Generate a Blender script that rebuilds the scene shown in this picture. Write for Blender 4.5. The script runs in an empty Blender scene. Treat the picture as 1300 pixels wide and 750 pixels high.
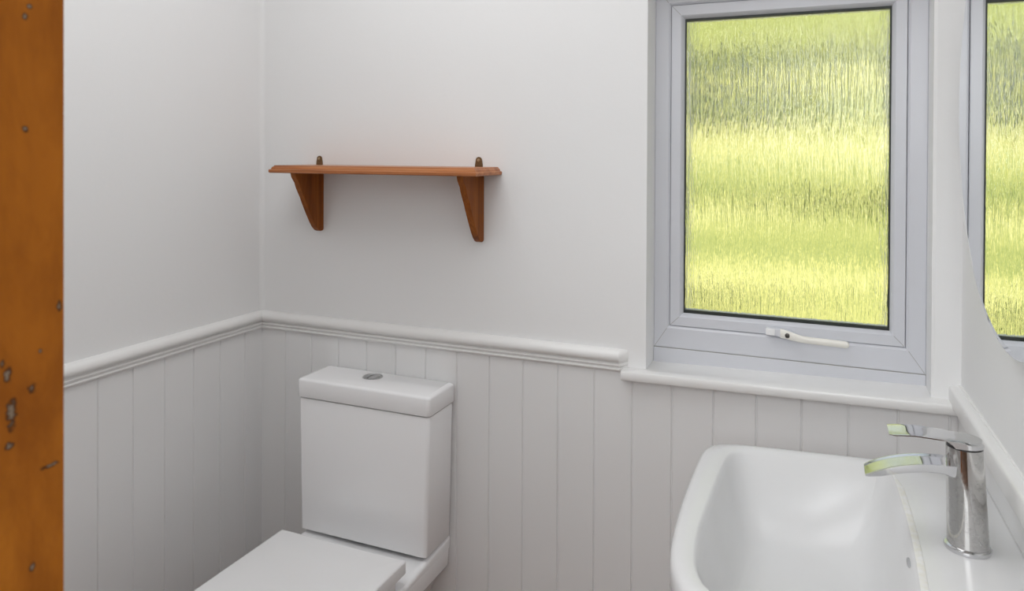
import bpy, bmesh, math, random
from mathutils import Vector, Matrix
random.seed(7)
C = bpy.data.collections.new('scene'); bpy.context.scene.collection.children.link(C)
sc = bpy.context.scene
PI = math.pi
TH = math.radians(1.5)                      # the right wall is splayed a little
def RW(d, y, z):                            # a point at distance d off the right wall
    return (1.762 + math.tan(TH) * (-y) - d, y, z)

# ------------------------------------------------------------------ materials
def mat(name, col, rough=.5, metal=0., coat=0., spec=.5):
    m = bpy.data.materials.new(name); m.use_nodes = True
    b = m.node_tree.nodes['Principled BSDF']
    b.inputs['Base Color'].default_value = (*col, 1)
    b.inputs['Roughness'].default_value = rough
    b.inputs['Metallic'].default_value = metal
    b.inputs['Coat Weight'].default_value = coat
    b.inputs['Specular IOR Level'].default_value = spec
    return m
def nodes(m): return m.node_tree.nodes, m.node_tree.links, m.node_tree.nodes['Principled BSDF']
def coords(m, scale=(1, 1, 1), rot=(0, 0, 0)):
    n, l, b = nodes(m)
    t = n.new('ShaderNodeTexCoord'); mp = n.new('ShaderNodeMapping')
    mp.inputs['Scale'].default_value = scale; mp.inputs['Rotation'].default_value = rot
    l.new(t.outputs['Object'], mp.inputs['Vector']); return mp.outputs['Vector']
def noise(m, vec, scale, detail=4, rough=.5, dist=0.):
    n, l, b = nodes(m); x = n.new('ShaderNodeTexNoise')
    x.inputs['Scale'].default_value = scale; x.inputs['Detail'].default_value = detail
    x.inputs['Roughness'].default_value = rough; x.inputs['Distortion'].default_value = dist
    l.new(vec, x.inputs['Vector']); return x.outputs['Fac']
def ramp(m, fac, stops):
    n, l, b = nodes(m); r = n.new('ShaderNodeValToRGB'); e = r.color_ramp.elements
    e[0].position, e[0].color = stops[0][0], (*stops[0][1], 1)
    e[1].position, e[1].color = stops[-1][0], (*stops[-1][1], 1)
    for p, c in stops[1:-1]:
        k = e.new(p); k.color = (*c, 1)
    l.new(fac, r.inputs['Fac']); return r.outputs['Color']
def bump(m, fac, strength, dist=.001):
    n, l, b = nodes(m); x = n.new('ShaderNodeBump')
    x.inputs['Strength'].default_value = strength; x.inputs['Distance'].default_value = dist
    l.new(fac, x.inputs['Height']); l.new(x.outputs['Normal'], b.inputs['Normal']); return x
def mix(m, a, bcol, fac, mode='MIX'):
    n, l, b = nodes(m); x = n.new('ShaderNodeMix'); x.data_type = 'RGBA'; x.blend_type = mode
    if isinstance(fac, float): x.inputs['Factor'].default_value = fac
    else: l.new(fac, x.inputs['Factor'])
    for s, v in (('A', a), ('B', bcol)):
        i = [q for q in x.inputs if q.name == s and q.type == 'RGBA'][0]
        if isinstance(v, tuple): i.default_value = (*v, 1)
        else: l.new(v, i)
    return [q for q in x.outputs if q.type == 'RGBA'][0]
def setcol(m, out):
    n, l, b = nodes(m); l.new(out, b.inputs['Base Color'])

paint = mat('wall_paint', (.80, .80, .80), .55, spec=.3)
v = coords(paint); bump(paint, noise(paint, v, 55, 5, .6), .25, .0012)
panelp = mat('panel_paint', (.785, .785, .785), .38, spec=.4)
v = coords(panelp, (1, 1, .08)); bump(panelp, noise(panelp, v, 60, 4, .6), .22, .001)
railp = mat('gloss_trim_paint', (.80, .795, .785), .28)
v = coords(railp, (1, 1, 1)); bump(railp, noise(railp, v, 25, 3, .5), .12, .0015)
ceilp = mat('ceiling_paint', (.82, .82, .81), .8)
upvc = mat('white_upvc', (.63, .64, .68), .28)
upvc_warm = mat('handle_ivory', (.82, .80, .74), .3)
rubber = mat('black_gasket', (.016, .022, .017), .5)
gapm = mat('grey_sealant', (.35, .34, .32), .7)
ceramic = mat('white_ceramic', (.90, .90, .91), .08)
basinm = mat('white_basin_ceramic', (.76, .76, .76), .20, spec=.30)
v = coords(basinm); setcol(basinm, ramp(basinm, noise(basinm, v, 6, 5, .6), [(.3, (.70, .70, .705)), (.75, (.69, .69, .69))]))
plast = mat('white_seat_plastic', (.85, .85, .855), .22)
chrome = mat('chrome', (.68, .68, .69), .045, 1.)
v = coords(chrome)
n_, l_, b_ = nodes(chrome)
l_.new(ramp(chrome, noise(chrome, v, 130, 5, .7), [(.52, (.04,) * 3), (.72, (.2,) * 3)]), b_.inputs['Roughness'])
bchrome = mat('water_spotted_chrome', (.56, .555, .55), .1, 1.)
v = coords(bchrome); n_, l_, b_ = nodes(bchrome)
l_.new(ramp(bchrome, noise(bchrome, v, 190, 5, .7), [(.5, (.07,) * 3), (.68, (.34,) * 3)]), b_.inputs['Roughness'])
setcol(bchrome, ramp(bchrome, noise(bchrome, v, 120, 5, .7), [(.52, (.56, .55, .54)), (.7, (.42, .41, .40))]))
brush = mat('satin_chrome', (.50, .50, .50), .28, 1.)
lime = mat('limescaled_ceramic', (.80, .79, .73), .35)
setcol(lime, ramp(lime, noise(lime, coords(lime), 70, 4), [(.40, (.79, .79, .78)), (.62, (.74, .73, .66))]))
dchrome = mat('dark_chrome_seam', (.02, .02, .02), .4)
brass = mat('aged_brass', (.20, .12, .06), .42, .85)
brass2 = mat('brass_screw', (.45, .33, .2), .35, .9)
keym = mat('steel_keyhole', (.12, .11, .10), .35, .8)
mirm = mat('mirror_silver', (.93, .945, .94), .0, 1.)
mirb = mat('mirror_backing', (.25, .25, .26), .6)

def wood(name, axis, dark, mid, light, rough=.35, ring=9):
    m = mat(name, mid, rough, spec=.22)
    s = [26, 26, 26]; s[axis] = 2.2
    v = coords(m, tuple(s))
    n, l, b = nodes(m)
    f1 = noise(m, v, .7, 6, .6, 1.2)
    c1 = ramp(m, f1, [(.28, dark), (.5, mid), (.74, light)])
    s2 = [160, 160, 160]; s2[axis] = 6
    f2 = noise(m, coords(m, tuple(s2)), 1., 3, .6)
    c2 = ramp(m, f2, [(.35, (.55, .5, .45)), (.6, (1, 1, 1))])
    setcol(m, mix(m, c1, c2, .45, 'MULTIPLY'))
    bump(m, f2, .15, .0006)
    return m
shelfw = wood('stained_pine_board', 0, (.24, .075, .025), (.44, .165, .062), (.58, .27, .12), .3)
brackw = wood('stained_pine_bracket', 2, (.15, .036, .004), (.27, .075, .008), (.38, .125, .018), .5)
floorw = wood('floor_boards', 1, (.20, .12, .09), (.34, .22, .17), (.44, .31, .24), .4)

jambw = mat('varnished_pine', (.38, .13, .02), .42, spec=.12)
v = coords(jambw, (30, 9, 1.2))
f = noise(jambw, v, 1.2, 5, .55, .8)
c = ramp(jambw, f, [(.25, (.31, .092, .006)), (.5, (.46, .148, .010)), (.78, (.60, .215, .018))])
n_, l_, b_ = nodes(jambw)
c = mix(jambw, c, ramp(jambw, noise(jambw, coords(jambw, (1, 22, 9)), 1., 5, .65, .4), [(.38, (.62, .55, .45)), (.6, (1, 1, 1))]), .8, 'MULTIPLY')
DENTS = [(-1.4504, 1.4673, .0014, .0016), (-1.4504, 1.4111, .0014, .0016), (-1.4327, 1.3191, .0015, .0025), (-1.4590, 1.2900, .0019, .0035), (-1.4469, 1.2803, .0018, .0026),
         (-1.4571, 1.2704, .0023, .0070), (-1.4582, 1.2549, .0021, .0019), (-1.4370, 1.2373, .0043, .0012), (-1.4469, 1.1895, .0017, .0022), (-1.4616, 1.2961, .0011, .0023), (-1.4428, 1.2980, .0009, .0011), (-1.4484, 1.4724, .0012, .0012)]
tc = n_.new('ShaderNodeTexCoord'); nz = n_.new('ShaderNodeTexNoise'); nz.inputs['Scale'].default_value = 420; l_.new(tc.outputs['Object'], nz.inputs['Vector'])
val = None
for (dy, dz, ry, rz) in DENTS:
    ry, rz = ry * 1.3, rz * 1.3
    mp = n_.new('ShaderNodeMapping'); mp.vector_type = 'POINT'
    mp.inputs['Scale'].default_value = (0, 1 / ry, 1 / rz); mp.inputs['Location'].default_value = (0, -dy / ry, -dz / rz)
    l_.new(tc.outputs['Object'], mp.inputs['Vector'])
    ln = n_.new('ShaderNodeVectorMath'); ln.operation = 'LENGTH'; l_.new(mp.outputs['Vector'], ln.inputs[0])
    if val is None: val = ln.outputs['Value']
    else:
        mn = n_.new('ShaderNodeMath'); mn.operation = 'MINIMUM'; l_.new(val, mn.inputs[0]); l_.new(ln.outputs['Value'], mn.inputs[1]); val = mn.outputs[0]
ma = n_.new('ShaderNodeMath'); ma.operation = 'MULTIPLY_ADD'; ma.inputs[1].default_value = 1.5; l_.new(nz.outputs['Fac'], ma.inputs[0])
mb = n_.new('ShaderNodeMath'); mb.operation = 'SUBTRACT'; l_.new(val, mb.inputs[0]); mb.inputs[1].default_value = .75
l_.new(mb.outputs[0], ma.inputs[2])
msk = ramp(jambw, ma.outputs[0], [(.62, (1, 1, 1)), (1.05, (0, 0, 0))])
dc = ramp(jambw, ma.outputs[0], [(.22, (.26, .20, .14)), (.60, (.075, .028, .008))])
setcol(jambw, mix(jambw, c, dc, msk))
bump(jambw, noise(jambw, coords(jambw, (1, 60, 5)), 3, 3), .15, .001)

glassm = mat('rain_textured_glass', (1, 1, 1), .03)
n_, l_, b_ = nodes(glassm)
b_.inputs['Transmission Weight'].default_value = 1; b_.inputs['IOR'].default_value = 1.5
fa = noise(glassm, coords(glassm, (175, 175, 10)), 1., 3, .6, .5)
fb = noise(glassm, coords(glassm, (420, 420, 26)), 1., 2, .6, .6)
ad = n_.new('ShaderNodeMath'); ad.operation = 'MULTIPLY_ADD'; ad.inputs[1].default_value = .36
l_.new(fb, ad.inputs[0]); l_.new(fa, ad.inputs[2])
bump(glassm, ad.outputs[0], 1., .0042)

glassp = mat('plain_glass', (1, 1, 1), .0)
glassp.node_tree.nodes['Principled BSDF'].inputs['Transmission Weight'].default_value = 1
grass = mat('grass_painted_light', (.3, .36, .05), .9, spec=.1)
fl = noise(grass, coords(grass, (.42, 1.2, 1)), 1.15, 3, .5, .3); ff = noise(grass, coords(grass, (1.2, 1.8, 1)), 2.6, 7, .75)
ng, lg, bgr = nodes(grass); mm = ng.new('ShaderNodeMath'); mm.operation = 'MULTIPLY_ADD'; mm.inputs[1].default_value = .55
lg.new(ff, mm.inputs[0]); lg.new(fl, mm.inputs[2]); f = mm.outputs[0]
setcol(grass, ramp(grass, f, [(.64, (.27, .34, .10)), (.76, (.59, .60, .18)), (.88, (.84, .79, .27)), (.99, (1.0, .93, .48))]))  # broad noise paints bright and dim bands of light into the grass colour
bump(grass, noise(grass, coords(grass), 30, 3), .5, .05)
leafm = mat('leaf_green', (.22, .33, .05), .6, spec=.2)
leafm.node_tree.nodes['Principled BSDF'].inputs['Subsurface Weight'].default_value = 0
v = coords(leafm); setcol(leafm, ramp(leafm, noise(leafm, v, 2.5, 3), [(.35, (.62, .72, .20)), (.65, (.98, .97, .40))]))
leafd = mat('dark_leaf_green', (.08, .15, .03), .6, spec=.2)
setcol(leafd, ramp(leafd, noise(leafd, coords(leafd), 3, 3), [(.35, (.06, .10, .03)), (.65, (.19, .25, .07))]))
barkm = mat('bark', (.1, .07, .045), .9)
setcol(barkm, ramp(barkm, noise(barkm, coords(barkm, (1, 1, .2)), 12, 4), [(.3, (.06, .04, .03)), (.7, (.16, .12, .08))]))

# ------------------------------------------------------------------ helpers
def link(name, verts, faces, m, parent=None, smooth=True, bev=0, seg=3, sub=0, loc=None):
    me = bpy.data.meshes.new(name); me.from_pydata([tuple(p) for p in verts], [], faces)
    bm = bmesh.new(); bm.from_mesh(me); bmesh.ops.recalc_face_normals(bm, faces=bm.faces[:])
    bm.to_mesh(me); bm.free()
    me.materials.append(m)
    o = bpy.data.objects.new(name, me); C.objects.link(o)
    if parent:
        o.parent = parent
        if loc is None:
            pl = parent_world(parent)
            me.transform(Matrix.Translation(-pl))
    if bev:
        b = o.modifiers.new('b', 'BEVEL'); b.width = bev; b.segments = seg; b.limit_method = 'ANGLE'
        b.angle_limit = math.radians(40); b.harden_normals = True
    if sub:
        s = o.modifiers.new('s', 'SUBSURF'); s.levels = sub; s.render_levels = sub
    if smooth:
        for p in me.polygons: p.use_smooth = True
        if not sub and not bev:
            me.set_sharp_from_angle(angle=math.radians(38))
        elif bev: pass
    return o
def parent_world(o):
    v = Vector(o.location); p = o.parent
    while p: v += Vector(p.location); p = p.parent
    return v
def thing(name, label, cat, loc, group=None):
    o = bpy.data.objects.new(name, None); C.objects.link(o); o.location = loc
    o.empty_display_size = .05
    o['label'] = label; o['category'] = cat
    if group: o['group'] = group
    return o
def struct(o, label=None, cat=None):
    o['kind'] = 'structure'
    if label: o['label'] = label
    if cat: o['category'] = cat
    return o
def boxv(x0, x1, y0, y1, z0, z1):
    v = [(x, y, z) for z in (z0, z1) for y in (y0, y1) for x in (x0, x1)]
    f = [(0, 1, 3, 2), (4, 5, 7, 6), (0, 1, 5, 4), (2, 3, 7, 6), (0, 2, 6, 4), (1, 3, 7, 5)]
    return v, f
def join(*parts):
    V, F = [], []
    for v, f in parts:
        o = len(V); V += list(v); F += [tuple(i + o for i in q) for q in f]
    return V, F
def loft(loops, cap0=True, cap1=True, closed=True):
    n = len(loops[0]); V = [p for l in loops for p in l]; F = []
    for k in range(len(loops) - 1):
        for i in range(n if closed else n - 1):
            j = (i + 1) % n
            F.append((k * n + i, k * n + j, (k + 1) * n + j, (k + 1) * n + i))
    if cap0: F.append(tuple(range(n)))
    if cap1: F.append(tuple(range((len(loops) - 1) * n, len(loops) * n)))
    return V, F
def rrect(x0, x1, y0, y1, rs, z, n=8):      # corner radii: (x1,y1) (x0,y1) (x0,y0) (x1,y0)
    P = []
    cs = [(x1, y1, -1, -1, 0), (x0, y1, 1, -1, 90), (x0, y0, 1, 1, 180), (x1, y0, -1, 1, 270)]
    for (cx, cy, sx, sy, a0), r in zip(cs, rs):
        for i in range(n + 1):
            a = math.radians(a0 + 90 * i / n)
            P.append((cx + sx * r + r * math.cos(a), cy + sy * r + r * math.sin(a), z))
    return P
def ellipse(cx, cy, rx, ry, z, n=40):
    return [(cx + rx * math.cos(2 * PI * i / n), cy + ry * math.sin(2 * PI * i / n), z) for i in range(n)]
def catmull(P, k=8):
    out = []; n = len(P)
    for i in range(n):
        p0, p1, p2, p3 = (Vector(P[(i + d) % n]) for d in (-1, 0, 1, 2))
        for s in range(k):
            t = s / k
            out.append(.5 * ((2 * p1) + (-p0 + p2) * t + (2 * p0 - 5 * p1 + 4 * p2 - p3) * t * t + (-p0 + 3 * p1 - 3 * p2 + p3) * t ** 3))
    return out
def resample(P, c, N=96):                   # star shaped outline sampled at even angles round c
    res = []
    for i in range(N):
        a = 2 * PI * i / N; d = Vector((math.cos(a), math.sin(a))); best = None
        for k in range(len(P)):
            A = Vector(P[k][:2]) - Vector(c); B = Vector(P[(k + 1) % len(P)][:2]) - Vector(c)
            e = B - A; den = d.x * e.y - d.y * e.x
            if abs(den) < 1e-12: continue
            t = (A.x * e.y - A.y * e.x) / den; s = (A.x * d.y - A.y * d.x) / den
            if t > 0 and -1e-6 <= s <= 1 + 1e-6: best = t if best is None else max(best, t)
        res.append(Vector(c) + d * best)
    return res

# ------------------------------------------------------------------ room shell
SP = .091709; B0 = .183484; L0 = .165424
def groove_profile(a, b, cuts, w=.0028, dep=.0032):      # list of (s, depth)
    P = [(a, 0)]
    for c in sorted(cuts):
        if a + .006 < c < b - .006:
            P += [(c - w, 0), (c - w * .25, dep), (c + w * .25, dep), (c + w, 0)]
    P.append((b, 0)); return P
YF = -1.45                                   # room side of the front wall (with the doorway)
# back wall: one ring round the window opening, bevelled into the reveal
def rect(x0, x1, z0, z1, y): return [(x0, y, z0), (x1, y, z0), (x1, y, z1), (x0, y, z1)]
OX0, OX1, OZ0, OZ1 = 1.131, 1.710, .884, 1.802
cb = .004
V, F = loft([rect(-.12, 1.90, -.02, 2.42, .18), rect(-.12, 1.90, -.02, 2.42, 0), rect(OX0 - cb, OX1 + .006, OZ0 - cb, OZ1 + cb, 0),
             rect(OX0 - cb * .3, OX1 + .0045, OZ0 - cb * .3, OZ1 + cb * .3, cb * .3),
             rect(OX0, OX1, OZ0, OZ1, cb), rect(OX0, OX1, OZ0, OZ1, .18)], False, False)
F += [tuple(a + (0 if k == 0 else 20) for a in ()) for k in ()]
n4 = 20
for i in range(4):
    j = (i + 1) % 4; F.append((i, j, n4 + j, n4 + i))
wall_back = struct(link('wall_back', V, F, paint))
# faint vertical joint of the lining board on the upper back wall
pr = groove_profile(0, 1.13, [.562], .0016, .0006)
# panelling on the back wall
cuts = [B0 + SP * i for i in range(-2, 18)]
PT = .006
pr = groove_profile(0.0, 1.765, cuts)
lo = [(s, -PT + d, 0.0) for s, d in pr]; hi = [(s, -PT + d, .893) for s, d in pr]
V, F = loft([lo, hi], False, False, False)
n = len(lo)
struct(link('trim_1', V, F, panelp, smooth=False), 'white tongue-and-groove panelling along the back wall')
cl = [L0 + SP * i for i in range(-2, 14)]
pr = groove_profile(0.0, 1.45, cl)
V, F = loft([[(PT - d, -s, 0.) for s, d in pr], [(PT - d, -s, .893) for s, d in pr]], False, False, False)
struct(link('trim_2', V, F, panelp, smooth=False), 'white tongue-and-groove panelling along the left wall')
pr = groove_profile(0.0, 1.45, [])
V, F = loft([[RW(PT - d, -s, 0.) for s, d in pr], [RW(PT - d, -s, .893) for s, d in pr]], False, False, False)
struct(link('trim_3', V, F, panelp, smooth=False), 'white tongue-and-groove panelling under the basin wall rail')
# side walls
V, F = boxv(-.12, 0, YF - .1, .0, -.02, 2.42); struct(link('wall_left', V, F, paint))
V = [RW(0, 0, -.02), RW(-.12, 0, -.02), RW(-.12, YF - .1, -.02), RW(0, YF - .1, -.02)]
V, F = loft([V, [(x, y, 2.42) for x, y, z in V]]); struct(link('wall_right', V, F, paint))
V, F = join(boxv(-.12, 1.105, YF - .1, YF, 0, 2.42), boxv(1.105, 1.79, YF - .1, YF, 2.04, 2.42))
struct(link('wall_front', V, F, paint))
V, F = boxv(-.12, 2.0, YF - .1, .18, 2.40, 2.5); struct(link('ceiling', V, F, ceilp))
# rounded plaster fillet in the left corner above the rail
r = .012
fil = [(0.0003, -r)] + [(r - r * math.cos(a), -(r - r * math.sin(a))) for a in [PI / 2 * k / 6 for k in range(7)]] + [(r, -.0003)]
V, F = loft([[(x, y, .935) for x, y in fil], [(x, y, 2.40) for x, y in fil]], False, False, False)
struct(link('trim_4', V, F, paint), 'rounded filled corner between the left wall and the back wall')
# floor boards
V, F = [], []
x = -.1
while x < 3.0:
    q = boxv(x, x + .118, -3.4, .0, -.02, 0.); V, F = join((V, F), q); x += .12
struct(link('floor', V, F, floorw, bev=.0015, seg=1))
# hall outside the doorway (behind the camera)
V, F = join(boxv(-.3, -.2, -3.4, YF - .1, 0, 2.42), boxv(2.9, 3.0, -3.4, YF - .1, 0, 2.42), boxv(-.3, 3.0, -3.5, -3.4, 0, 2.42), boxv(1.88, 3.0, YF - .1, YF, 0, 2.42))
struct(link('wall_hall', V, F, mat('hall_wood_brown', (.26, .18, .12), .6)))
V, F = boxv(-.3, 3.0, -3.5, YF - .1, 2.40, 2.5); struct(link('ceiling_hall', V, F, ceilp))

# ------------------------------------------------------------------ dado rail
RP = [(0, .940), (.0040, .9405), (.010, .939), (.0165, .9355), (.0205, .930), (.0222, .924), (.0212, .918), (.0175, .9135), (.0125, .9112),
      (.0105, .9095), (.0110, .9078), (.0145, .9070), (.0158, .9045), (.0148, .9020), (.0112, .9010), (.0105, .8995), (.0110, .8980), (.0138, .8972),
      (.0148, .8945), (.0138, .8918), (.0110, .8895), (.0095, .8885), (0, .8885)]
def rail(name, fn0, fn1, label):
    V, F = loft([[fn0(d, z) for d, z in RP], [fn1(d, z) for d, z in RP]])
    o = link(name, V, F, railp); struct(o, label); return o
rail('trim_5', lambda d, z: (d, -d, z), lambda d, z: (1.0705 - .35*(.0222-d)*0, -d, z), 'white moulded dado rail along the back wall left of the window')
rail('trim_6', lambda d, z: (d, -d, z), lambda d, z: (d, YF, z), 'white moulded dado rail along the left wall')
# returned end block of the rail beside the sill
V, F = loft([[(1.0705, -d, z) for d, z in RP], [(1.0725, -max(d - .001, 0), z) for d, z in RP], [(1.088, -d * .05, .940 - (.940 - z) * .9) for d, z in RP]])
struct(link('trim_8', V, F, railp), 'painted filler at the end of the dado rail beside the window sill')

RP = [(0, .9425), (.004, .9425), (.0042, .9412), (.0155, .9405), (.0190, .9392), (.0208, .9368), (.0212, .9330), (.0212, .9080), (.0200, .9040), (.0165, .9020), (.0120, .9010), (.0115, .8885), (0, .8885)]
rail('trim_7', lambda d, z: RW(d, -.0003, z), lambda d, z: RW(d, YF, z), 'white flat-fronted capping rail running above the wash basin')
# ------------------------------------------------------------------ sill (slightly out of level, as in the photo)
SN = [(-.0, .0), (.0, .006)]
def sill_loop(x, zt):
    P = [(.085, zt), (.0, zt), (-.0290, zt - .0003), (-.0325, zt - .0018), (-.0340, zt - .0050), (-.0335, zt - .0190), (-.0320, zt - .0215), (-.0290, zt - .0225), (.0, zt - .0228), (.085, zt - .0228)]
    return [(x, y, z) for y, z in P]
V, F = loft([sill_loop(1.079, .898), sill_loop(1.0800, .8985), sill_loop(1.7585, .9120), sill_loop(1.7605, .912)])
# keep it inside the opening behind the wall face
V2 = []
for (x, y, z) in V:
    if y > .0 and (x < OX0 or x > OX1): x = min(max(x, OX0), OX1)
    V2.append((x, y, z))
struct(link('trim_9', V2, F, railp), 'white painted window sill board with a rounded front edge')

# ------------------------------------------------------------------ window
win = bpy.data.objects.new('window_1', None); C.objects.link(win); win.location = (1.42, .1, 1.35); struct(win, 'white plastic framed casement window with rain-textured obscured glass')
def ring(specs):                            # (x0,x1,z0,z1,y)
    return loft([rect(*s) for s in specs], False, False)
V, F = ring([(1.131, 1.710, .934, 1.802, .16), (1.131, 1.710, .934, 1.802, .083), (1.133, 1.708, .936, 1.800, .081), (1.1630, 1.6765, .9815, 1.7605, .081), (1.1680, 1.6715, .9870, 1.7555, .086), (1.1680, 1.6715, .9870, 1.7555, .16)])
F += [(0, 1, 21, 20), (1, 2, 22, 21), (2, 3, 23, 22), (3, 0, 20, 23)]
link('outer_frame', V, F, upvc, win)
V, F = ring([(1.1692, 1.6703, .9882, 1.7543, .15), (1.1692, 1.6703, .9882, 1.7543, .084), (1.1706, 1.6689, .9896, 1.7529, .0825), (1.1915, 1.6485, 1.0105, 1.7300, .0825), (1.1925, 1.6475, 1.0115, 1.7290, .0835), (1.1995, 1.6410, 1.0185, 1.7220, .0925), (1.2000, 1.6405, 1.019, 1.7215, .15)])
F += [(0, 1, 25, 24), (1, 2, 26, 25), (2, 3, 27, 26), (3, 0, 24, 27)]
sash = link('opening_sash', V, F, upvc, win)
V, F = ring([(1.1998, 1.6408, 1.0186, 1.7219, .094), (1.2030, 1.6375, 1.0255, 1.7160, .094), (1.2030, 1.6375, 1.0255, 1.7160, .104), (1.1998, 1.6408, 1.0186, 1.7219, .104)])
F += [(12, 13, 1, 0), (13, 14, 2, 1), (14, 15, 3, 2), (15, 12, 0, 3)]
link('black_gasket', V, F, rubber, win, smooth=False)['label'] = 'thin black rubber gasket around the glass'
V, F = boxv(1.2010, 1.6395, .0965, .1005, 1.0200, 1.7205)
gp = link('glass_pane', V, F, glassm, win, smooth=False); gp['label'] = 'rain-textured obscured glass pane'
gp.data.materials.append(glassp)
for p in gp.data.polygons:
    if p.normal.y > -.5: p.material_index = 1                      # only the room side is figured
V, F = boxv(1.1315, 1.7095, .079, .15, .880, .9335)
link('bottom_cover_strip', V, F, upvc, win, bev=.0012)
V, F = boxv(1.1315, 1.7095, .0808, .15, .9325, .9350)
link('sealant_line', V, F, gapm, win, smooth=False)
for (ax, az, bx, bz_, yy) in ((1.1345, .9375, 1.1625, .9810, .0808), (1.7070, .9375, 1.6770, .9810, .0808), (1.1345, 1.7985, 1.1625, 1.7610, .0808), (1.7070, 1.7985, 1.6770, 1.7610, .0808),
                              (1.1710, .9900, 1.1912, 1.0102, .0823), (1.6685, .9900, 1.6488, 1.0102, .0823), (1.1710, 1.7525, 1.1912, 1.7303, .0823), (1.6685, 1.7525, 1.6488, 1.7303, .0823)):
    d = Vector((bz_ - az, 0, -(bx - ax))).normalized() * .0005
    A, B = Vector((ax, yy, az)), Vector((bx, yy, bz_)); Y = Vector((0, .0008, 0))
    V, F = loft([[tuple(A + d), tuple(B + d), tuple(B - d), tuple(A - d)], [tuple(A + d + Y), tuple(B + d + Y), tuple(B - d + Y), tuple(A - d + Y)]])
    link('mitre_joint', V, F, gapm, win, smooth=False)
# handle
hz = .9985
H = bpy.data.objects.new('window_handle', None); C.objects.link(H); H.parent = win
H.location = (0, 0, 0)
def hlink(name, V, F, m, par, **k): return link(name, V, F, m, par, **k)
V, F = loft([[(x, y, z) for x, z in ((1.393, hz + .0075), (1.412, hz + .0085), (1.444, hz + .0045), (1.452, hz - .002), (1.444, hz - .0105), (1.428, hz - .0125), (1.410, hz - .0085), (1.393, hz - .0075))] for y in (.0822, .066)])
hb = link('handle_body', V, F, upvc, win, bev=.0022)
V, F = boxv(1.3895, 1.4085, .0640, .0822, hz - .0075, hz + .0075)
link('push_button', V, F, plast, hb, bev=.0012)
arm = []
for u in [k / 16 for k in range(15)] + [.915, .945, .965, .98, .990, .996, 1.]:
    x = 1.420 + u * .141
    s = min(1, u / .35); yc = .068 - .018 * s * s * (3 - 2 * s)
    zc = hz - .0015 - .004 * s - .004 * u
    hw = (.0105 - .0030 * s) * math.sqrt(max(.02, 1 - max(0, (u - .945) / .0552) ** 2))
    ty = .0045
    arm.append([(x, yc + ty * math.cos(a), zc + hw * math.sin(a) * (1 if abs(math.sin(a)) < .8 else 1)) for a in [2 * PI * k / 12 + PI / 12 for k in range(12)]])
V, F = loft(arm); link('lever_arm', V, F, upvc_warm, win)['label'] = 'yellowed white lever arm'
V, F = loft([[(1.4355 + r_ * math.cos(a), y, hz - .0035 + r_ * math.sin(a)) for a in [2 * PI * k / 20 for k in range(20)]] for y, r_ in ((.068, .0054), (.0575, .0054), (.0570, .0046))])
k = link('key_barrel', V, F, keym, hb); k['label'] = 'dark steel key barrel'
V, F = boxv(1.4325, 1.4385, .0562, .0572, hz - .0048, hz - .0034); link('key_slot', V, F, dchrome, hb, smooth=False)
bpy.data.objects.remove(H)

# ------------------------------------------------------------------ door frame at the left edge
def jamb(name, x0, x1, y0, y1, z0, z1, label):
    V, F = boxv(x0, x1, y0, y1, z0, z1); o = link(name, V, F, jambw, bev=.002); struct(o, label); return o
JX = 1.1395
j = jamb('door_1', JX - .034, JX, -1.60, -1.4290, 0, 2.04, 'orange varnished pine door post with dents, at the left edge')
j.data.transform(Matrix.Rotation(0, 4, 'X'))
jamb('door_2', JX, 1.79, -1.60, -1.4290, 2.005, 2.04, 'orange varnished pine head of the doorway')

# ------------------------------------------------------------------ wall shelf
sh = thing('wall_shelf', 'reddish-brown stained pine wall shelf on two brackets above the dado rail', 'shelf', (.46, 0, 1.355))
SX0, SX1, SD, ZB, ZT = .155, .7635, .150, 1.3445, 1.3645
def board_loop(ins, z): return [(SX0 + ins, -.0005, z), (SX1 - ins, -.0005, z), (SX1 - ins, -SD + ins, z), (SX0 + ins, -SD + ins, z)]
prof = [(.0025, ZB), (.0, ZB + .0020), (.0, ZB + .0080), (.0015, ZB + .0095), (.0045, ZB + .0102), (.0050, ZB + .0125), (.0065, ZB + .0155), (.0095, ZB + .0175), (.0100, ZB + .0195), (.0115, ZT)]
V, F = loft([board_loop(a, z) for a, z in prof]); link('shelf_board', V, F, shelfw, sh)
BP = [(0, 0), (.1215, 0), (.1175, .012), (.1115, .020), (.1050, .028), (.1010, .039), (.0925, .054), (.0830, .069), (.0755, .084), (.0680, .098), (.0590, .114), (.0500, .129), (.0410, .144), (.0310, .1575), (.0210, .1665), (.0120, .1700), (.0040, .1690), (0, .1655)]
for bx, sc_ in ((.2110, .965), (.7060, 1.)):
    L = [[(x, -y, ZB - z * sc_) for y, z in BP] for x in (bx - .0085, bx + .0085)]
    V, F = loft(L); link('bracket', V, F, brackw, sh, bev=.0012, seg=2)
for hx in (.206, .700):
    P = [(hx - .0105, ZT - .012), (hx + .0105, ZT - .012), (hx + .0105, ZT + .004)] 
    P += [(hx + .0085 * math.cos(a), ZT + .0165 + .0085 * math.sin(a)) for a in [PI * k / 10 for k in range(11)]] + [(hx - .0105, ZT + .004)]
    V, F = loft([[(x, y, z) for x, z in P] for y in (-.0006, -.0030)])
    h = link('hanging_plate', V, F, brass, sh); h['label'] = 'small aged brass hanging plate'
    V, F = loft([[(hx + r_ * math.cos(a), y, ZT + .0165 + r_ * math.sin(a)) for a in [2 * PI * k / 16 for k in range(16)]] for y, r_ in ((-.003, .0042), (-.0048, .0038), (-.0055, .0022))])
    link('screw', V, F, brass2, h)

# ------------------------------------------------------------------ toilet
wc = thing('toilet', 'white ceramic close-coupled toilet with closed flat lid against the panelling', 'toilet', (.442, -.3, 0))
cx = .441
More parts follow.
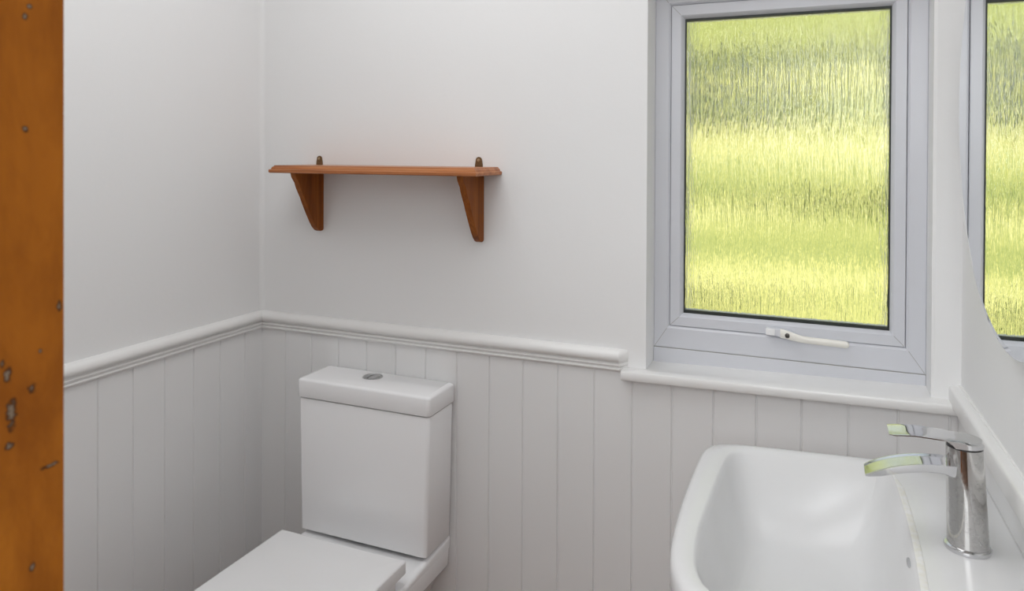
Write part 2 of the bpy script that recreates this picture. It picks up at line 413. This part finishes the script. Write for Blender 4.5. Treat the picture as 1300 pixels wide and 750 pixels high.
# pan
PX0, PX1 = .258, .6265
def pan(x0, x1, y0, z, rf, rb, yb=-.008): return rrect(x0, x1, y0, yb, (rb, rb, rf, rf), z, 8)
loops = [pan(cx - .105, cx + .105, -.60, .0, .07, .02), pan(cx - .105, cx + .105, -.60, .02, .07, .02), pan(cx - .10, cx + .10, -.59, .06, .07, .02),
         pan(cx - .10, cx + .10, -.60, .16, .08, .02), pan(cx - .125, cx + .125, -.63, .24, .10, .02), pan(cx - .150, cx + .150, -.665, .30, .12, .02),
         pan(PX0 + .006, PX1 - .006, -.69, .335, .13, .018), pan(PX0, PX1, -.695, .345, .135, .016), pan(PX0 - .001, PX1 + .001, -.70, .385, .14, .014),
         pan(PX0, PX1, -.70, .395, .14, .014), pan(PX0 + .004, PX1 - .004, -.696, .400, .136, .012), pan(PX0 + .03, PX1 - .03, -.66, .401, .11, .01)]
V, F = loft(loops); link('pan', V, F, ceramic, wc)
# ledge that carries the cistern, ramping down towards the seat
def ledge(x0, x1, y0, z0f, zb, r): 
    P = rrect(x0, x1, y0, -.008, (.008, .008, r, r), 0, 8); return [(x, y, zb + (z0f - zb) * max(0, min(1, (-.150 - y) / .075))) for x, y, z in P]
V, F = loft([[(x, y, .385) for x, y, z in rrect(PX0, PX1 + .001, -.255, -.008, (.008, .008, .03, .03), 0, 8)], ledge(PX0 - .001, PX1 + .002, -.255, .392, .407, .03), ledge(PX0 - .000, PX1 + .001, -.254, .396, .411, .03), ledge(PX0 + .003, PX1 - .002, -.250, .399, .4135, .03), ledge(PX0 + .009, PX1 - .008, -.243, .400, .4145, .03)])
link('cistern_ledge', V, F, ceramic, wc)
# cistern
def tank(x0, x1, y0, z, r=.013, bow=0.):
    P = rrect(x0, x1, y0, -.012, (.008, .008, r, r), z, 8)
    if not bow: return P
    return [(x, y, z + bow * (1 - ((x - cx) / .19) ** 2)) for x, y, z in P]
cis = link('cistern', *loft([tank(.262, .619, -.128, .4175, .010, .005), tank(.2540, .6270, -.1372, .4160, .010, .005), tank(.2530, .6280, -.1388, .4175, .010, .0045), tank(.2498, .6318, -.1390, .60, .010), tank(.2465, .6350, -.1390, .755, .010), tank(.2475, .6340, -.1380, .7585, .010)]), ceramic, wc)
V, F = loft([tank(.300, .58, -.118, .411), tank(.300, .58, -.118, .430)]); link('cistern_gasket', V, F, rubber, wc)['label'] = 'dark rubber gasket in the gap under the cistern'
V, F = loft([tank(.2535, .6290, -.1330, .7565), tank(.2535, .6290, -.1330, .7640)]); link('shadow_gap_rim', V, F, mat('painted_shade_ceramic', (.3, .3, .3), .4), wc)  # darker ceramic colour paints the shade in the gap under the lid
LX0, LX1 = .2440, .6380
lidp = [(.003, .7620), (.0008, .7625), (0., .7640), (0., .8030), (.0008, .8060), (.0028, .8081), (.0055, .8090), (.012, .8094)]
V, F = loft([rrect(LX0 + a, LX1 - a, -.1425 + a, -.010 - min(a, .004), (.006, .006, .0095, .0095), z, 8) for a, z in lidp])
lid = link('cistern_lid', V, F, ceramic, wc)
# dual flush button
bcx, bcy, bz = .4175, -.052, .8094
V, F = loft([ellipse(bcx, bcy, r_, r_, z) for r_, z in ((.0270, bz - .002), (.0270, bz + .0008), (.0258, bz + .0016), (.0222, bz + .0016), (.0212, bz + .0002))])
rg = link('flush_button_ring', V, F, brush, wc); rg['label'] = 'round chrome ring of the flush button'
for s, w in ((-1, .55), (1, .45)):
    a0 = 25; P = [(bcx + .0195 * math.cos(math.radians(t)), bcy + .0195 * math.sin(math.radians(t))) for t in ([90 + 18 + k * (180 - 36) / 14 for k in range(15)] if s < 0 else [-90 + 14 + k * (180 - 28) / 14 for k in range(15)])]
    P += [(bcx + s * .0022 - .003, P[-1][1] * .5 + bcy * .5), (bcx + s * .0035 - .006, bcy), (bcx + s * .0022 - .003, P[0][1] * .5 + bcy * .5)]
    V, F = loft([[(x, y, z) for x, y in P] for z in (bz, bz + .0022)])
    link('flush_button', V, F, brush, rg, bev=.0008, seg=2)
# seat and lid
sx0, sx1 = .2690, .6275
def seat(a, z, dz=0): 
    P = rrect(sx0 + a, sx1 - a, -.672 + a, -.2285 - (a if a < .009 else a + .02), (.004, .004, .075, .075), z, 10); return P
V, F = loft([seat(.010, .4015), seat(.009, .403), seat(.009, .427), seat(.013, .4295)]); link('toilet_seat', V, F, plast, wc)
V, F = loft([seat(.0020, .4300), seat(.0005, .4305), seat(0, .432), seat(.0, .4560), seat(.0008, .4586), seat(.003, .4602), seat(.008, .4610), seat(.06, .4620), seat(.10, .4622)])
link('toilet_lid', V, F, plast, wc)
for hx in (cx - .075, cx + .075):
    V, F = loft([[(x, -.212 + .009 * math.cos(a), .425 + .009 * math.sin(a)) for a in [2 * PI * k / 16 for k in range(16)]] for x in (hx - .014, hx + .014)])
    V, F = join((V, F), boxv(hx - .010, hx + .010, -.225, -.205, .3985, .42))
    link('seat_hinge', V, F, chrome, wc)['label'] = 'chrome seat hinge'

# ------------------------------------------------------------------ wash basin
bs = thing('wash_basin', 'white ceramic wash basin with rounded front, fixed to the right wall', 'basin', (1.60, -.49, 0))
BZ = .845
wl = lambda y, d=.0: 1.762 + math.tan(TH) * (-y) - d
OUT = [(wl(-.20, .002), -.203), (1.700, -.197), (1.597, -.194), (1.500, -.203), (1.425, -.212), (1.350, -.224), (1.319, -.240), (1.303, -.272), (1.299, -.33), (1.2985, -.42), (1.300, -.51), (1.306, -.61), (1.313, -.664), (1.323, -.702), (1.343, -.742), (1.385, -.768), (1.45, -.776), (1.60, -.782), (wl(-.785, .004), -.783), (wl(-.79, .002), -.777), (wl(-.6, .002), -.6), (wl(-.4, .002), -.4), (wl(-.22, .002), -.215)]
INN = [(1.595, -.225), (1.540, -.230), (1.470, -.238), (1.405, -.2465), (1.372, -.256), (1.353, -.283), (1.347, -.34), (1.3445, -.42), (1.3435, -.50), (1.3425, -.58), (1.347, -.645), (1.356, -.69), (1.373, -.724), (1.405, -.745), (1.46, -.752), (1.56, -.752), (1.598, -.744), (1.616, -.715), (1.620, -.66), (1.623, -.57), (1.6245, -.48), (1.6240, -.40), (1.622, -.32), (1.617, -.26), (1.609, -.235)]
cc = (1.485, -.49)
N = 120
R0 = resample(catmull(OUT, 6), cc, N); RI = resample(catmull(INN, 6), cc, N)
bc = (1.478, -.49)
FLO = resample([(bc[0] + .085 * math.copysign(abs(math.cos(a)) ** .8, math.cos(a)), bc[1] + .165 * math.copysign(abs(math.sin(a)) ** .8, math.sin(a))) for a in [2 * PI * k / 80 for k in range(80)]], cc, N)
def off(P, Q, t): return [a.lerp(b, t) for a, b in zip(P, Q)]
def inset(P, d):                            # move towards the centre by d
    return [p - (p - Vector(cc)).normalized() * d for p in P]
def at(P, z): return [(p.x, min(p.y, -.19), z) if False else (p.x, p.y, z) for p in P]
ped = resample([(cc[0] + .12 + .13 * math.cos(a), cc[1] + .11 * math.sin(a)) for a in [2 * PI * k / 60 for k in range(60)]], (cc[0] + .12, cc[1]), N)
base = off(R0, [Vector((cc[0] + .13, cc[1]))] * N, .42)
base2 = off(R0, [Vector((cc[0] + .13, cc[1]))] * N, .62)
def wallclamp(L): return [(min(x, wl(y, .0015)), y, z) for x, y, z in L]
loops = [at(base2, BZ - .205), at(base, BZ - .185), at(off(R0, base, .45), BZ - .125), at(off(R0, base, .12), BZ - .072), at(inset(R0, .004), BZ - .050), at(inset(R0, .0005), BZ - .035), at(R0, BZ - .018), at(inset(R0, .0010), BZ - .0085), at(inset(R0, .0045), BZ - .0028), at(inset(R0, .0105), BZ - .0002),
         at(off(R0, RI, .5), BZ + .0003), at(inset(RI, -.0075), BZ - .0004), at(inset(RI, -.0030), BZ - .0026), at(RI, BZ - .0075)]
zs = [(.05, .016), (.13, .034), (.24, .058), (.38, .083), (.53, .104), (.70, .120), (.86, .129), (1.0, .133)]
for t, dz in zs: loops.append(at(off(RI, FLO, t), BZ - dz))
for t, dz in ((.4, .1365), (.75, .139), (.90, .1405)): loops.append(at(off(FLO, [Vector(bc)] * N, t), BZ - dz))
loops = [wallclamp(l) for l in loops]
V, F = loft(loops); link('bowl', V, F, basinm, bs)
# raised bead dividing the bowl from the tap deck
bead = []
pts = [(1.6160, -.262), (1.6225, -.31), (1.6245, -.36), (1.6262, -.42), (1.6268, -.48), (1.6258, -.56), (1.6230, -.64), (1.6190, -.70)]
for i, (x, y) in enumerate(pts):
    w = .0044 if 0 < i < len(pts) - 1 else .0012
    bead.append([(x + .0065 + w * 1.1 * math.cos(a), y, BZ + .0000 + w * .17 * math.sin(a)) for a in [2 * PI * k / 12 for k in range(12)]])
V, F = loft(bead); link('deck_lip', V, F, lime, bs)['label'] = 'slim raised lip between bowl and tap deck'
# overflow slot in the bowl wall below the tap, and the waste
ovx = 1.6190
V, F = loft([[(ovx + .0008 * q + .0012 * math.sin(a), -.535 + .0130 * math.cos(a), BZ - .0135 + .0022 * math.sin(a)) for a in [2 * PI * k / 24 for k in range(24)]] for q in (0, 6)])
link('overflow_slot', V, F, mat('overflow_recess', (.40, .40, .41), .4), bs)['label'] = 'dark oval overflow slot'
V, F = loft([ellipse(bc[0], bc[1], r_, r_, z) for r_, z in ((.030, BZ - .142), (.030, BZ - .137), (.026, BZ - .1355), (.010, BZ - .1362))]); link('waste_plug', V, F, chrome, bs)['label'] = 'chrome waste fitting'
# pedestal
pc = (1.655, -.49)
def pl(rx, ry, z): return wallclamp(ellipse(pc[0], pc[1], rx, ry, z, 40))
V, F = loft([pl(.105, .115, 0), pl(.103, .113, .03), pl(.085, .088, .08), pl(.080, .080, .3), pl(.085, .09, .55), pl(.10, .12, .645)]); link('pedestal', V, F, basinm, bs)

# ------------------------------------------------------------------ tap
tp = thing('basin_mixer_tap', 'chrome single-lever mixer tap with flat curved spout on the basin deck', 'tap', (1.698, -.490, BZ))
tx, ty = 1.698, -.490
V, F = loft([ellipse(tx, ty, r_, r_ * .98, BZ + z) for r_, z in ((.0290, .0003), (.0300, .003), (.0295, .0062), (.0270, .0080), (.024, .0082))]); link('base_ring', V, F, chrome, tp)
body = []
for k in range(15):
    u = k / 14; z = BZ + .007 + u * .1372
    body.append(ellipse(tx + .0005 - .0055 * u, ty, .0262 - .0030 * u, .0255 - .0025 * u, z, 44))
V, F = loft(body); link('tap_body', V, F, bchrome, tp)
V, F = loft([ellipse(tx - .0050, ty, .0212, .0205, BZ + z) for z in (.1440, .1562)]); link('cartridge_cap', V, F, chrome, tp)
V, F = loft([ellipse(tx - .005, ty, .0222, .0222, BZ + .1435), ellipse(tx - .005, ty, .0222, .0222, BZ + .1470)]); link('seam_ring', V, F, dchrome, tp)['label'] = 'dark seam under the lever'
def blade(secs, n=5):                       # secs: (x, z_top, thickness, halfwidth, crown, y)
    L = []
    for x, zt, th, hw, crown, yy in secs:
        top = [(x, yy + hw * t, zt - crown * t * t) for t in [-1 + 2 * i / (2 * n) for i in range(2 * n + 1)]]
        bot = [(x, yy + hw * .97 * t, zt - th - crown * .4 * t * t) for t in [1 - 2 * i / (2 * n) for i in range(2 * n + 1)]]
        L.append(top + bot)
    return loft(L)
# lever: one curved body whose plan swells from a flat blade into a round cap
def lever_top(x):
    if x < 1.634: return BZ + .15850 - .0042 * ((1.634 - x) / .0375) ** 1.6
    if x < 1.680: return BZ + .1585 - .0010 * (x - 1.634) / .046
    return BZ + .1575 - .0085 * ((x - 1.680) / .0368) ** 2.2
def lever_bot(x):
    if x > 1.6790: return BZ + .1468
    if x > 1.6690: return BZ + .1555 - .0087 * ((x - 1.6690) / .0100) ** 1.5
    return lever_top(x) - .0024 if x > 1.600 else lever_top(x) - .0014
secs = []
xs = [1.5965, 1.5985, 1.604, 1.612, 1.622, 1.632, 1.642, 1.652, 1.660, 1.666, 1.669, 1.671, 1.6735, 1.676, 1.679, 1.684, 1.690, 1.698, 1.704, 1.709, 1.713, 1.7155, 1.7168]
for x in xs:
    if x < 1.6933: hw = .0238 if x > 1.60 else .0215
    else: hw = math.sqrt(max(1e-6, .0238 ** 2 - (x - 1.6932) ** 2)) if x > 1.6932 else .0238
    zt, zb = lever_top(x), lever_bot(x)
    zt = max(zt, zb + .0012)
    th = zt - zb; m_ = 8; e = min(.0022, th * .4)
    top = [(x, ty + hw * (t / m_), zt - e * abs(t / m_) ** 6) for t in range(-m_, m_ + 1)]
    bot = [(x, ty + hw * (t / m_), zb) for t in range(m_, -m_ - 1, -1)]
    secs.append(top + bot)
V, F = loft(secs); lv = link('lever', V, F, chrome, tp)
# spout: flat tongue arching out over the bowl, its top a shallow open channel with raised edges
secs = []
for x, zt, th, hw in ((1.5660, .0895, .0020, .0215), (1.5690, .0915, .0050, .0228), (1.576, .0958, .0085, .0236), (1.586, .1010, .0125, .0238), (1.597, .1060, .0140, .0236), (1.608, .1100, .0148, .0232), (1.620, .1136, .0150, .0229), (1.632, .1162, .0152, .0225), (1.645, .1182, .0152, .0220), (1.657, .1195, .0155, .0216), (1.666, .1202, .0165, .0214), (1.674, .1206, .0190, .0210), (1.682, .1208, .0225, .0200), (1.692, .1208, .0270, .0180)):
    top = []
    for t in range(-8, 9):
        q = t / 8; top.append((x, ty + hw * q, BZ + zt - (.0016 if abs(q) < .86 else 0)))
    bot = [(x, ty + hw * math.copysign(abs(c_) ** .8, c_) * .96, BZ + zt - th * (.42 + .58 * math.sin(a_) ** .6)) for a_ in [.05 + (PI - .1) * k / 12 for k in range(13)] for c_ in [math.cos(a_)]]
    secs.append(top + bot)
V, F = loft(secs); link('spout', V, F, chrome, tp)

# ------------------------------------------------------------------ mirror
mr = thing('round_mirror', 'frameless round mirror on the right wall reflecting the window', 'mirror', (1.738 + math.tan(TH) * .196, -.496, 1.490))
mr.rotation_euler = (0, 0, TH)
MR = .3645
def mloop(r_, x): return [(x, r_ * math.cos(a), r_ * math.sin(a)) for a in [2 * PI * k / 160 for k in range(160)]]
me_ = loft([mloop(MR - .001, .005), mloop(MR, .004), mloop(MR, .0012), mloop(MR - .0010, .0006)], True, False)
o = link('mirror_edge', *me_, mat('polished_glass_edge', (.62, .68, .66), .12), mr, loc=1)
o = link('mirror_glass', *loft([mloop(MR - .0010, .0006), mloop(MR - .009, 0.0), mloop(MR - .012, 0.0)], False, True), mirm, mr, loc=1, smooth=False)
o = link('mirror_backing', *loft([mloop(.24, .0050), mloop(.24, .0262)]), mirb, mr, loc=1)

# ------------------------------------------------------------------ outside: grassy bank, hedge and shrubs
def bank_z(x, y): return -.25 + max(0, y - 1.6) * .36 + .05 * math.sin(x * 1.7 + y) + .04 * math.sin(y * 3.1 - x)
V, F = [], []
nx, ny = 60, 50
for j_ in range(ny):
    for i in range(nx):
        x = -9 + 24 * i / (nx - 1); y = .22 + 16 * j_ / (ny - 1); V.append((x, y, bank_z(x, y)))
for j_ in range(ny - 1):
    for i in range(nx - 1):
        a = j_ * nx + i; F.append((a, a + 1, a + nx + 1, a + nx))
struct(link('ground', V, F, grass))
def leafy(o_verts, o_faces, centre, rad, count, size, rnd):
    for _ in range(count):
        while True:
            p = Vector((rnd.uniform(-1, 1), rnd.uniform(-1, 1), rnd.uniform(-1, 1)))
            if .45 < p.length < 1: break
        c = Vector((centre[0] + p.x * rad[0], centre[1] + p.y * rad[1], centre[2] + p.z * rad[2]))
        d = Vector((rnd.gauss(0, 1), rnd.gauss(0, 1), rnd.gauss(0, 1))).normalized(); e = d.orthogonal().normalized()
        s = size * rnd.uniform(.7, 1.3); k = len(o_verts)
        o_verts += [tuple(c - d * s), tuple(c + e * s * .45), tuple(c + d * s), tuple(c - e * s * .45)]
        o_faces.append((k, k + 1, k + 2, k + 3))
def shrub(x, y, rad, count, size, m, label, group, seed, name='garden_shrub'):
    rnd = random.Random(seed); z = bank_z(x, y)
    t = thing(name, label, 'shrub', (x, y, z), group)
    V, F = [], []
    for k in range(5):
        a = rnd.uniform(0, 6.28); leafy(V, F, (x + .35 * rad[0] * math.cos(a), y + .35 * rad[1] * math.sin(a), z + rad[2] * rnd.uniform(.8, 1.2)), [q * .75 for q in rad], count // 5, size, rnd)
    link('foliage', V, F, m, t, smooth=False)
    st = []
    for k in range(4):
        a = k * 1.6; b0 = Vector((x + .05 * math.cos(a), y + .05 * math.sin(a), z - .05)); b1 = Vector((x + .3 * rad[0] * math.cos(a), y + .3 * rad[1] * math.sin(a), z + rad[2]))
        st.append(loft([[tuple(p + Vector((r_ * math.cos(q), r_ * math.sin(q), 0))) for q in [2 * PI * i / 6 for i in range(6)]] for p, r_ in ((b0, .03), (b1, .012))]))
    link('stems', *join(*st), barkm, t)
    return t
shrub(-.25, 6.9, (1.35, .6, .50), 3800, .08, leafd, 'dark green shrub blurred behind the upper left of the textured pane', None, 1)
shrub(2.1, 4.9, (.70, .35, .07), 1100, .045, leafd, 'low shrub blurred behind the middle of the textured pane', None, 2)
shrub(.2, 3.45, (.5, .25, .07), 1000, .05, leafd, 'low plant blurred behind the bottom left of the textured pane', None, 3)
rnd = random.Random(5); V, F = [], []
for k in range(26):
    x = -6 + k * .62; leafy(V, F, (x, 10.2 + rnd.uniform(-.2, .2), bank_z(x, 10.2) + .75 + rnd.uniform(-.15, .25)), (.6, .5, .8), 260, .09, rnd)
hd = thing('garden_hedge', 'long green hedge along the top of the grassy bank, blurred by the glass', 'hedge', (1.5, 10.2, bank_z(1.5, 10.2)))
link('foliage', V, F, leafm, hd, smooth=False)
V, F = [], []
for k in range(26):
    x = -6 + k * .62; z = bank_z(x, 10.2); V, F = join((V, F), loft([ellipse(x, 10.2, .04, .04, z - .05, 6), ellipse(x, 10.2, .02, .02, z + 1.1, 6)]))
link('stems', V, F, barkm, hd)

def garden_tree(x, y, h, rad, seed, label):
    rnd = random.Random(seed); z = bank_z(x, y); t = thing('garden_tree', label, 'tree', (x, y, z), None)
    V, F = [], []
    for k in range(9):
        a = rnd.uniform(0, 6.28); q = rnd.uniform(.1, .6) * rad
        leafy(V, F, (x + q * math.cos(a), y + q * math.sin(a), h + rnd.uniform(-.5, .6) * rad), [rad * .62] * 3, 800, .20, rnd)
    link('foliage', V, F, leafm, t, smooth=False)
    br = [loft([ellipse(x, y, .20, .20, z - .1, 10), ellipse(x + .05, y, .15, .15, z + 1.5, 10), ellipse(x, y + .05, .10, .10, h + rad * .3, 10)])]
    for k in range(5):
        a = k * 1.3; p = Vector((x, y, h - rad * .6)); q = Vector((x + rad * .6 * math.cos(a), y + rad * .6 * math.sin(a), h + rad * .2))
        br.append(loft([[tuple(c + Vector((r_ * math.cos(g), r_ * math.sin(g), 0))) for g in [2 * PI * i / 6 for i in range(6)]] for c, r_ in ((p, .07), (q, .02))]))
    link('trunk', *join(*br), barkm, t)
garden_tree(-8.4, 15.0, 8.6, 3.6, 11, 'tall leafy tree beyond the hedge, left of the window view')
garden_tree(1.2, 15.0, 8.8, 3.7, 12, 'tall leafy tree beyond the hedge, straight behind the window')
garden_tree(10.6, 15.0, 8.6, 3.6, 13, 'tall leafy tree beyond the hedge, right of the window view')

# ------------------------------------------------------------------ light
def area(name, loc, rot, sx, sy, power, col=(1, 1, 1)):
    l = bpy.data.lights.new(name, 'AREA'); l.shape = 'RECTANGLE'; l.size = sx; l.size_y = sy; l.energy = power; l.color = col
    o = bpy.data.objects.new(name, l); C.objects.link(o); o.location = loc; o.rotation_euler = rot; return o
area('ceiling_lamp', (.80, -.74, 2.385), (0, 0, 0), 1.0, 1.1, 9.6, (.97, .985, 1))
area('hall_fill', (.80, -2.60, 1.90), (math.radians(54), 0, 0), 1.9, 1.1, 43, (.95, .98, 1))  # unseen fill light added behind the camera to brighten the room
sun = bpy.data.lights.new('sun', 'SUN'); sun.energy = 2.8; sun.angle = math.radians(1); sun.color = (1, .96, .86)
so = bpy.data.objects.new('sun', sun); C.objects.link(so); so.rotation_euler = (math.radians(38), 0, math.radians(-35)); so.location = (0, -3, 6)
w = bpy.data.worlds.new('world'); sc.world = w; w.use_nodes = True
bg = w.node_tree.nodes['Background']; bg.inputs['Color'].default_value = (.80, .90, 1., 1); bg.inputs['Strength'].default_value = .85

# ------------------------------------------------------------------ camera
cam = bpy.data.cameras.new('camera'); co = bpy.data.objects.new('camera', cam); C.objects.link(co)
yaw, pit, rol = (math.radians(a) for a in (22.90887, -.43993, .2666))
Fv = Vector((-math.sin(yaw) * math.cos(pit), math.cos(yaw) * math.cos(pit), math.sin(pit)))
Rv = Vector((math.cos(yaw), math.sin(yaw), 0)); Uv = Rv.cross(Fv)
R2 = Rv * math.cos(rol) + Uv * math.sin(rol); U2 = Uv * math.cos(rol) - Rv * math.sin(rol)
M = Matrix((R2, U2, -Fv)).transposed().to_4x4(); M.translation = Vector((1.3336 * 1.13, -1.5 * 1.13, 1.40))
co.matrix_world = M
cam.sensor_width = 36; cam.lens = 936.105 / 1300 * 36; cam.shift_y = -173.717 / 1300; cam.clip_start = .02
cam.dof.use_dof = True; cam.dof.focus_distance = 1.9; cam.dof.aperture_fstop = 13
sc.camera = co
sc.view_settings.view_transform = 'Standard'; sc.view_settings.look = 'None'; sc.view_settings.gamma = 1; sc.view_settings.exposure = 0.
sc.view_settings.use_curve_mapping = False
cy = sc.cycles
cy.max_bounces = 14; cy.diffuse_bounces = 7; cy.glossy_bounces = 6; cy.transmission_bounces = 10; cy.sample_clamp_indirect = 6
